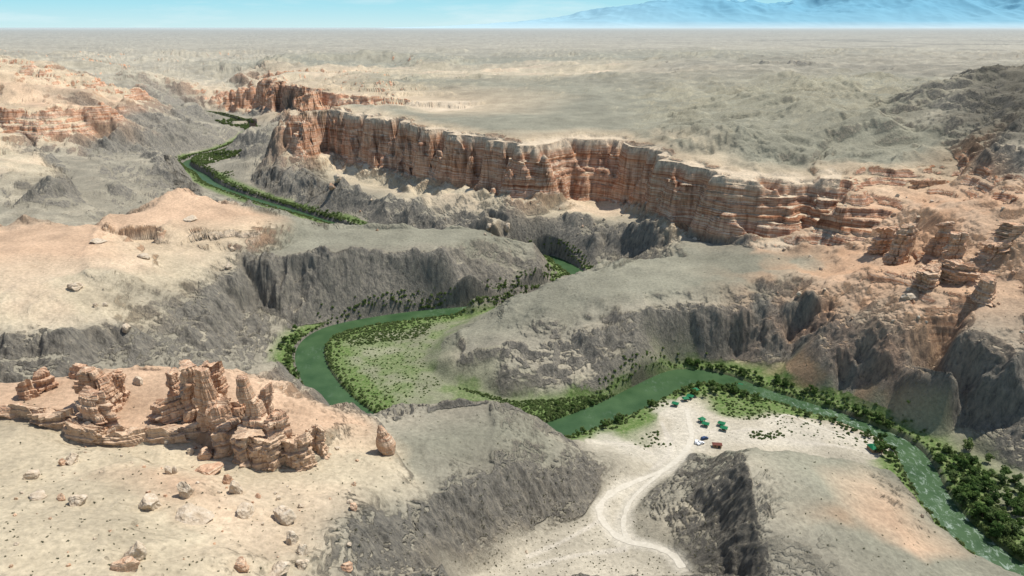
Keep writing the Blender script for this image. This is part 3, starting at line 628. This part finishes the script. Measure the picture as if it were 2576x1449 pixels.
# ---------- vegetation ----------
def foliage_mat(name,a,b):
    t=NT(name); g=t.N('ShaderNodeNewGeometry'); oi=t.N('ShaderNodeObjectInfo')
    c=t.ramp(t.noise(g.outputs['Position'],.25,5,.65),[(.3,a),(.7,b)])
    c=t.mix(1.0,c,t.ramp(oi.outputs['Random'],[(0,(.75,.8,.8)),(1,(1.25,1.15,1.1))]),'MULTIPLY'); t.col(c)
    tr=t.N('ShaderNodeBsdfTranslucent'); t.L(c,tr.inputs[0]); mx=t.N('ShaderNodeMixShader'); mx.inputs[0].default_value=.38; t.L(t.b.outputs[0],mx.inputs[1]); t.L(tr.outputs[0],mx.inputs[2]); t.L(mx.outputs[0],t.n['Material Output'].inputs[0]); return t.m
FM=foliage_mat('foliage',(.06,.12,.03),(.13,.20,.06)); GMt=foliage_mat('scrub_foliage',(.085,.15,.04),(.19,.24,.10)); DM=foliage_mat('dry_shrub',(.13,.125,.075),(.22,.205,.13))
t=NT('bark'); g=t.N('ShaderNodeNewGeometry').outputs['Position']; t.col(t.ramp(t.noise(g,3,4),[(.3,(.08,.06,.04)),(.7,(.16,.12,.09))])); BK=t.m
def leaf_cloud(rs,n,clumps,size,h0,h1,R):
    cl=[]
    for _ in range(clumps):
        a_=rs.uniform(0,6.28);r=R*math.sqrt(rs.random())*.75; zz=rs.uniform(h0,h1); cl.append((r*math.cos(a_),r*math.sin(a_),zz,rs.uniform(.3,.5)*R))
    V=[];Fc=[]
    for _ in range(n):
        c_=cl[rs.randrange(clumps)]
        d=Vector((rs.gauss(0,1),rs.gauss(0,1),rs.gauss(0,1))).normalized()*c_[3]*rs.uniform(.6,1.05)
        p=Vector(c_[:3])+Vector((d.x,d.y,d.z*.8)); n1=(d.normalized()+Vector((rs.gauss(0,.5),rs.gauss(0,.5),rs.gauss(0,.5)+.4))).normalized()
        a1=n1.orthogonal().normalized(); b1=n1.cross(a1); s=size*rs.uniform(.6,1.3); k=len(V)
        V+= [tuple(p+a1*s),tuple(p+b1*s*.8),tuple(p-a1*s),tuple(p-b1*s*.8)]; Fc.append((k,k+1,k+2,k+3))
    return V,Fc
def trunk_mesh(rs,h):
    V=[];Fc=[]
    def limb(p0,p1,r0,r1):
        k=len(V); d=(p1-p0).normalized(); a1=d.orthogonal().normalized(); b1=d.cross(a1)
        for p,r in ((p0,r0),((p0+p1)/2+Vector((rs.uniform(-.1,.1),rs.uniform(-.1,.1),0)),(r0+r1)/2),(p1,r1)):
            for i in range(6): an=i*math.pi/3; V.append(tuple(p+a1*math.cos(an)*r+b1*math.sin(an)*r))
        for j in range(2):
            for i in range(6): Fc.append((k+j*6+i,k+j*6+(i+1)%6,k+j*6+6+(i+1)%6,k+j*6+6+i))
    top=Vector((rs.uniform(-.3,.3),rs.uniform(-.3,.3),h*.55)); limb(Vector((0,0,-.5)),top,.2,.12)
    for i in range(4):
        a_=i*1.6+rs.random(); limb(top*(.6+.1*i),top+Vector((math.cos(a_)*1.3,math.sin(a_)*1.3,h*.25)),.09,.03)
    m=bpy.data.meshes.new('trunk'); m.from_pydata(V,[],Fc); m.materials.append(BK); return m
TV=[]
for i in range(6):
    rs=random.Random(100+i); V,Fc=leaf_cloud(rs,620,11,.34,1.8,5.0,2.6); m=bpy.data.meshes.new('crown'); m.from_pydata(V,[],Fc); m.materials.append(FM if i%3 else GMt); TV.append((trunk_mesh(rs,5.5),m))
def inpoly(poly,n,r):
    xs=[p[0] for p in poly];ys=[p[1] for p in poly]; out=[]
    while len(out)<n:
        x,y=r.uniform(min(xs),max(xs)),r.uniform(min(ys),max(ys)); c_=False;j=len(poly)-1
        for i in range(len(poly)):
            if (poly[i][1]>y)!=(poly[j][1]>y) and x<(poly[j][0]-poly[i][0])*(y-poly[i][1])/(poly[j][1]-poly[i][1])+poly[i][0]: c_=not c_
            j=i
        if c_: out.append((x,y))
    return out
rt=random.Random(5); TP=[]
for poly,n,s in [([(2345,1150),(2420,1120),(2500,1170),(2576,1230),(2576,1440),(2500,1380),(2400,1290)],95,1.0),([(2205,1080),(2270,1085),(2285,1150),(2230,1165),(2195,1130)],12,.95),
  ([(1700,985),(1790,960),(1850,985),(1840,1005),(1720,1000)],20,.8),([(1830,970),(1930,990),(1925,1015),(1850,1010)],16,.8),([(1720,905),(1900,940),(2060,985),(2060,1000),(1900,960),(1730,920)],36,.75),
  ([(2050,1000),(2230,1060),(2280,1085),(2270,1095),(2060,1015)],20,.7),([(1440,1090),(1560,1045),(1690,985),(1690,1000),(1560,1065),(1450,1105)],32,.7),
  ([(700,870),(740,830),(790,815),(760,850),(745,880),(760,960),(735,960),(700,910)],22,.7),([(1990,1030),(2130,1060),(2200,1090),(2190,1105),(2000,1045)],16,.6),([(1540,990),(1600,975),(1600,995),(1545,1010)],6,.6),([(1350,1020),(1540,1000),(1500,1030),(1360,1058)],14,.5)]:
    for q in inpoly(poly,n,rt): TP.append(q+(s,))
hx,hy,hzv=hits([p[0] for p in TP],[p[1] for p in TP]); rdv=pdist(hx,hy,rivw)
cnt=0
for i,p in enumerate(TP):
    if rdv[0][i]<rdv[1][i]/2+.5 or hzv[i]>14 or cnt>=295: continue
    cnt+=1
    e=bpy.data.objects.new('tree',None); C.objects.link(e); e.empty_display_size=.5
    s=p[2]*rt.uniform(.7,1.25); e.location=(hx[i],hy[i],hzv[i]); e.scale=(s,s,s*rt.uniform(.85,1.1)); e.rotation_euler=(0,0,rt.uniform(0,6.28))
    e['label']='bushy green riverside tree on the gravel bank'; e['category']='tree'; e['group']='trees along the river'
    a_,b_=TV[rt.randrange(6)]
    for nm,mm in (('trunk',a_),('crown',b_)):
        o=bpy.data.objects.new(nm,mm); C.objects.link(o); o.parent=e
def scatter(name,pts,sizes,base,mat,label,cat):
    V0=np.array(base[0]);F0=np.array(base[1]); n=len(pts); r=rng.random((n,1))*6.28; s=np.asarray(sizes)[:,None,None]
    cx,sx=np.cos(r),np.sin(r); X=V0[None,:,0]*cx-V0[None,:,1]*sx; Y=V0[None,:,0]*sx+V0[None,:,1]*cx; Z=np.broadcast_to(V0[None,:,2],X.shape)
    P=np.stack([X,Y,Z],-1)*s+np.asarray(pts)[:,None,:]; Fa=(F0[None]+np.arange(n)[:,None,None]*len(V0)).reshape(-1,4)
    m=bpy.data.meshes.new(name); P=P.reshape(-1,3); m.vertices.add(len(P)); m.vertices.foreach_set('co',P.ravel().astype(np.float32)); m.loops.add(Fa.size); m.loops.foreach_set('vertex_index',Fa.ravel().astype(np.int32)); m.polygons.add(len(Fa)); m.polygons.foreach_set('loop_start',np.arange(0,Fa.size,4,dtype=np.int32)); m.update(calc_edges=True)
    add(name,m,mat,kind='stuff',label=label,category=cat)
bush=leaf_cloud(random.Random(4),70,4,.34,.2,.6,1.0); tuft=leaf_cloud(random.Random(6),12,2,.5,.2,.5,.7)
rp=np.array(chaikin(rivw,1)); pts=[];sz=[]
seg=np.hypot(*np.diff(rp[:,:2],axis=0).T); 
for i in range(len(rp)-1):
    tg=(rp[i+1,:2]-rp[i,:2])/(seg[i]+1e-9); nn=np.array([-tg[1],tg[0]])
    for _ in range(max(1,int(seg[i]*3.2))):
        sd=rt.choice([-1,1]); d=rp[i,2]/2+.8+abs(rt.gauss(0,4.0)); q=rp[i,:2]+tg*rt.random()*seg[i]+nn*sd*d; pts.append((q[0],q[1])); sz.append(rt.uniform(.6,1.9) if q[1]>430 else rt.uniform(.5,1.6))
for poly,n,s0,s1 in [([(830,860),(930,815),(1150,795),(1090,860),(1065,930),(1120,960),(1000,1045),(960,1055),(880,985),(835,930)],1100,.2,.95),([(830,850),(1000,810),(1100,815),(1050,850),(900,870)],700,.5,1.4),([(1120,965),(1300,1010),(1560,990),(1560,1010),(1380,1062),(1340,1050),(1250,1010)],1100,.4,1.3),([(880,1000),(940,1040),(960,1060),(930,1060)],40,.6,1.4),
  ([(1780,985),(1930,1010),(1960,1050),(1850,1060),(1780,1020)],220,.3,1.2),([(1950,1030),(2200,1105),(2150,1130),(1950,1080)],110,.3,.9),([(450,400),(600,370),(640,345),(700,325),(690,340),(620,385),(520,415)],900,1.4,3.0),([(500,288),(575,295),(700,318),(690,338),(560,312)],700,1.6,3.2),([(505,432),(585,430),(590,445),(520,455)],90,1,2.4),([(560,470),(700,500),(860,550),(860,575),(720,520),(580,485)],300,.7,1.8),([(1340,630),(1440,645),(1400,665),(1345,650)],80,1,2.0),([(1370,690),(1400,700),(1400,665),(1375,660)],25,1,2.2),([(900,795),(1290,735),(1290,748),(1000,790),(910,800)],400,.7,1.7),([(2350,1110),(2576,1220),(2576,1449),(2480,1370)],300,.6,2.0),([(1580,1110),(1650,1080),(1690,1120),(1640,1140)],40,.4,1.2),([(1880,1085),(1960,1085),(1980,1105),(1890,1105)],70,.5,1.2)]:
    q=inpoly(poly,n,rt); a_,b_,c_=hits([k[0] for k in q],[k[1] for k in q])
    for x,y,z in zip(a_,b_,c_):
        if z<16: pts.append((x,y)); sz.append(rt.uniform(s0,s1))
pa=np.array(pts); sz=np.array(sz); zz,_,rd2,rw2,_=terrain(pa[:,0],pa[:,1]); ok=(rd2>rw2/2+.3)&(zz<18)
scatter('riverside_scrub',np.c_[pa,zz-.2][ok],sz[ok],bush,GMt,'dense green bushes and thickets lining the river','bushes')
q=np.array([(rt.uniform(0,2576),rt.uniform(1000,1449)) for _ in range(1000)]+[(rt.uniform(1200,1800),rt.uniform(1180,1449)) for _ in range(900)]+[(rt.uniform(900,2576),rt.uniform(600,1000)) for _ in range(1500)])
a_,b_,c_=hits(q[:,0],q[:,1]); zz,Wq,rd2,rw2,_=terrain(a_,b_); rdd=np.minimum(pdist(a_,b_,ROADS[0],20)[0],pdist(a_,b_,ROADS[1],20)[0])
ok=(rd2>rw2/2+2)&(rdd>4)
scatter('desert_shrubs',np.c_[a_,b_,zz-.05][ok],(rng.random(ok.sum())*.4+.15),tuft,DM,'sparse dry desert shrubs dotting the slopes','shrubs')
# ---------- camp ----------
def pm(name,col,rough=.7,var=.12):
    t=NT(name); g=t.N('ShaderNodeNewGeometry').outputs['Position']; t.b.inputs['Roughness'].default_value=rough
    t.col(t.ramp(t.noise(g,1.5,4),[(.3,tuple(c*(1-var) for c in col)),(.7,tuple(min(1,c*(1+var)) for c in col))])); return t.m
GRN=pm('green_roof_metal',(.015,.16,.07),.6);BRN=pm('brown_roof',(.16,.06,.045));WOOD=pm('timber_wall',(.30,.20,.12));DARK=pm('dark_glass',(.03,.035,.04),.2);WHT=pm('white_paint',(.75,.76,.77),.35);BLU=pm('dark_blue_paint',(.05,.08,.16),.35);TYR=pm('tyre_rubber',(.03,.03,.03));POST=pm('wood_post',(.22,.15,.09))
def boxv(V,Fc,x0,x1,y0,y1,z0,z1):
    k=len(V); V+=[(x,y,z) for z in (z0,z1) for x,y in ((x0,y0),(x1,y0),(x1,y1),(x0,y1))]
    Fc+=[(k,k+3,k+2,k+1),(k+4,k+5,k+6,k+7),(k,k+1,k+5,k+4),(k+1,k+2,k+6,k+5),(k+2,k+3,k+7,k+6),(k+3,k,k+4,k+7)]
def mk(name,V,Fc,mat,par,loc=(0,0,0)):
    m=bpy.data.meshes.new(name); m.from_pydata(V,[],Fc); m.update(); o=add(name,m,mat,par); o.location=loc; return o
def hut(px,py,L,Wd,hh,yaw,roofm,label,open_=False):
    x,y,z=hit(px,py); e=add('gazebo' if open_ else 'cabin',None,label=label,category='gazebo' if open_ else 'cabin',group='green roofed camp shelters by the river'); e.location=(x,y,z-.1); e.rotation_euler=(0,0,yaw)
    if open_:
        for sx in (-1,1):
            for sy in (-1,1):
                V=[];Fc=[];boxv(V,Fc,-.08,.08,-.08,.08,0,hh); mk('post',V,Fc,POST,e,(sx*(L/2-.2),sy*(Wd/2-.2),0))
        V=[];Fc=[];boxv(V,Fc,-L/2+.6,L/2-.6,-.5,.5,.7,.78);boxv(V,Fc,-.3,.3,-.2,.2,0,.7); mk('table',V,Fc,WOOD,e)
    else:
        V=[];Fc=[];boxv(V,Fc,-L/2,L/2,-Wd/2,Wd/2,0,hh); mk('wall',V,Fc,WOOD,e)
        V=[];Fc=[];boxv(V,Fc,-.45,.45,-.04,.04,0,2); mk('door',V,Fc,DARK,e,(L*.2,-Wd/2-.03,.05))
        for sx in (-.25,):
            V=[];Fc=[];boxv(V,Fc,-.5,.5,-.03,.03,0,1); mk('window',V,Fc,DARK,e,(L*sx,-Wd/2-.03,1))
    o=.4;l,w_=L/2+o,Wd/2+o; hr=Wd*.32; V=[(-l,-w_,hh),(l,-w_,hh),(l,w_,hh),(-l,w_,hh),(-l*.55,0,hh+hr),(l*.55,0,hh+hr)]
    V+=[(a,b,c-.12) for a,b,c in V[:4]]
    mk('roof',V,[(0,1,5,4),(2,3,4,5),(1,2,5),(3,0,4),(6,7,1,0),(7,8,2,1),(8,9,3,2),(9,6,0,3),(9,8,7,6)],roofm,e,(0,0,.02))
gl='small open picnic shelter with green hipped roof'
for px,py in [(1698,1022),(1724,1008),(1735,1003),(1748,988),(1765,1062),(1774,1073),(1814,1073),(1820,1084),(1862,975)]: hut(px,py,3.4,2.6,2.1,rt.uniform(-.6,.6),GRN,gl,True)
hut(2200,1135,6.5,5,2.6,.15,GRN,'larger timber cabin with bright green roof above the river')
hut(1803,1126,4.6,2.2,2.0,-.1,BRN,'low timber shed with dull red brown roof')
def car(px,py,yaw,mat,label,pickup=False):
    x,y,z=hit(px,py); e=add('parked_car',None,label=label,category='car',group='cars parked at the camp'); e.location=(x,y,z+.05); e.rotation_euler=(0,0,yaw)
    prof=[(-2.3,.35),(2.25,.35),(2.3,.8),(1.3,1.05),(.6,1.65),(-.6,1.68),(-.9,1.1),(-2.3,1.05)] if pickup else [(-2.2,.35),(2.15,.35),(2.2,.8),(1.2,1.02),(.5,1.6),(-1.7,1.65),(-2.2,1.0)]
    bm=bmesh.new(); n_=len(prof); vs=[[bm.verts.new((a,s*(.9 if b<1.2 else .72),b)) for a,b in prof] for s in (-1,1)]
    bm.faces.new(vs[0]);bm.faces.new(vs[1][::-1])
    for i in range(n_): bm.faces.new((vs[0][i],vs[1][i],vs[1][(i+1)%n_],vs[0][(i+1)%n_]))
    bmesh.ops.recalc_face_normals(bm,faces=bm.faces); bmesh.ops.bevel(bm,geom=bm.edges[:],offset=.06,segments=2,affect='EDGES'); m=bpy.data.meshes.new('body'); bm.to_mesh(m); bm.free(); add('body',m,mat,e)
    V=[(1.2,-.68,1.1),(1.2,.68,1.1),(.62,.6,1.58),(.62,-.6,1.58)] ; V=[(a+.04,b,c+.03) for a,b,c in V]; mk('windscreen',V,[(0,1,2,3)],DARK,e)
    for s in (-1,1): mk('window',[(.9,s*.9,1.12),(-.7,s*.9,1.12),(-.6,s*.77,1.55),(.5,s*.77,1.55)],[(0,1,2,3)],DARK,e)
    for a in (-1.4,1.4):
        for s in (-1,1):
            bm=bmesh.new(); bmesh.ops.create_cone(bm,cap_ends=True,segments=20,radius1=.36,radius2=.36,depth=.24,matrix=Matrix.Translation((a,s*.86,.36))@Matrix.Rotation(math.pi/2,4,'X')); m=bpy.data.meshes.new('wheel'); bm.to_mesh(m); bm.free(); add('wheel',m,TYR,e)
car(1762,1118,.5,WHT,'white pickup truck parked on pale gravel',True); car(1772,1106,.4,BLU,'dark blue estate car parked on pale gravel'); car(1752,1114,1.2,WHT,'white off-road car parked beside another on gravel')
# ---------- light, sky, camera ----------
SE,SA=math.radians(62),math.radians(62)   # elevation, azimuth clockwise from +Y
d=Vector((math.sin(SA)*math.cos(SE),math.cos(SA)*math.cos(SE),math.sin(SE)))
sl=bpy.data.lights.new('sun','SUN'); sl.energy=5.0; sl.angle=math.radians(.5); sl.color=(1,.97,.90)
so_=bpy.data.objects.new('sun',sl); C.objects.link(so_); so_.rotation_euler=d.to_track_quat('Z','Y').to_euler()
wd_=bpy.data.worlds.new('World'); bpy.context.scene.world=wd_; wd_.use_nodes=True
nt=wd_.node_tree; bg=nt.nodes['Background']; sky=nt.nodes.new('ShaderNodeTexSky'); sky.sky_type='NISHITA'; sky.sun_disc=False; sky.sun_elevation=SE; sky.sun_rotation=SA; sky.air_density=1.0; sky.dust_density=.6; sky.ozone_density=1.5
T=NT('w',wd_); tc=T.N('ShaderNodeTexCoord').outputs['Generated']
sz_=T.N('ShaderNodeSeparateXYZ'); T.L(tc,sz_.inputs[0])
cl=T.mr(T.noise(T.smul(tc,(3,3,22)),1.6,7,.62),.50,.72,0,.5)
low=T.ramp(T.mr(sz_.outputs[2],0,.12,0,1),[(0,(5.2,7.1,7.35)),(.22,(3.5,6.5,7.35)),(1,(2.0,4.45,6.3))])
col=T.mix(T.mr(sz_.outputs[2],.10,.40,1,0),sky.outputs[0],low)
col=T.mix(cl,col,(6.8,7.9,8.1))
T.L(col,bg.inputs[0]); bg.inputs[1].default_value=.12
cam=bpy.data.cameras.new('camera'); co=bpy.data.objects.new('camera',cam); C.objects.link(co); cam.sensor_width=36; cam.lens=F/2576*36; cam.clip_start=1; cam.clip_end=250000
co.location=(0,0,H); co.rotation_euler=(math.pi/2-TH,0,0); bpy.context.scene.camera=co
sc_=bpy.context.scene; sc_.view_settings.view_transform='Standard'; sc_.view_settings.look='None'; sc_.view_settings.exposure=0
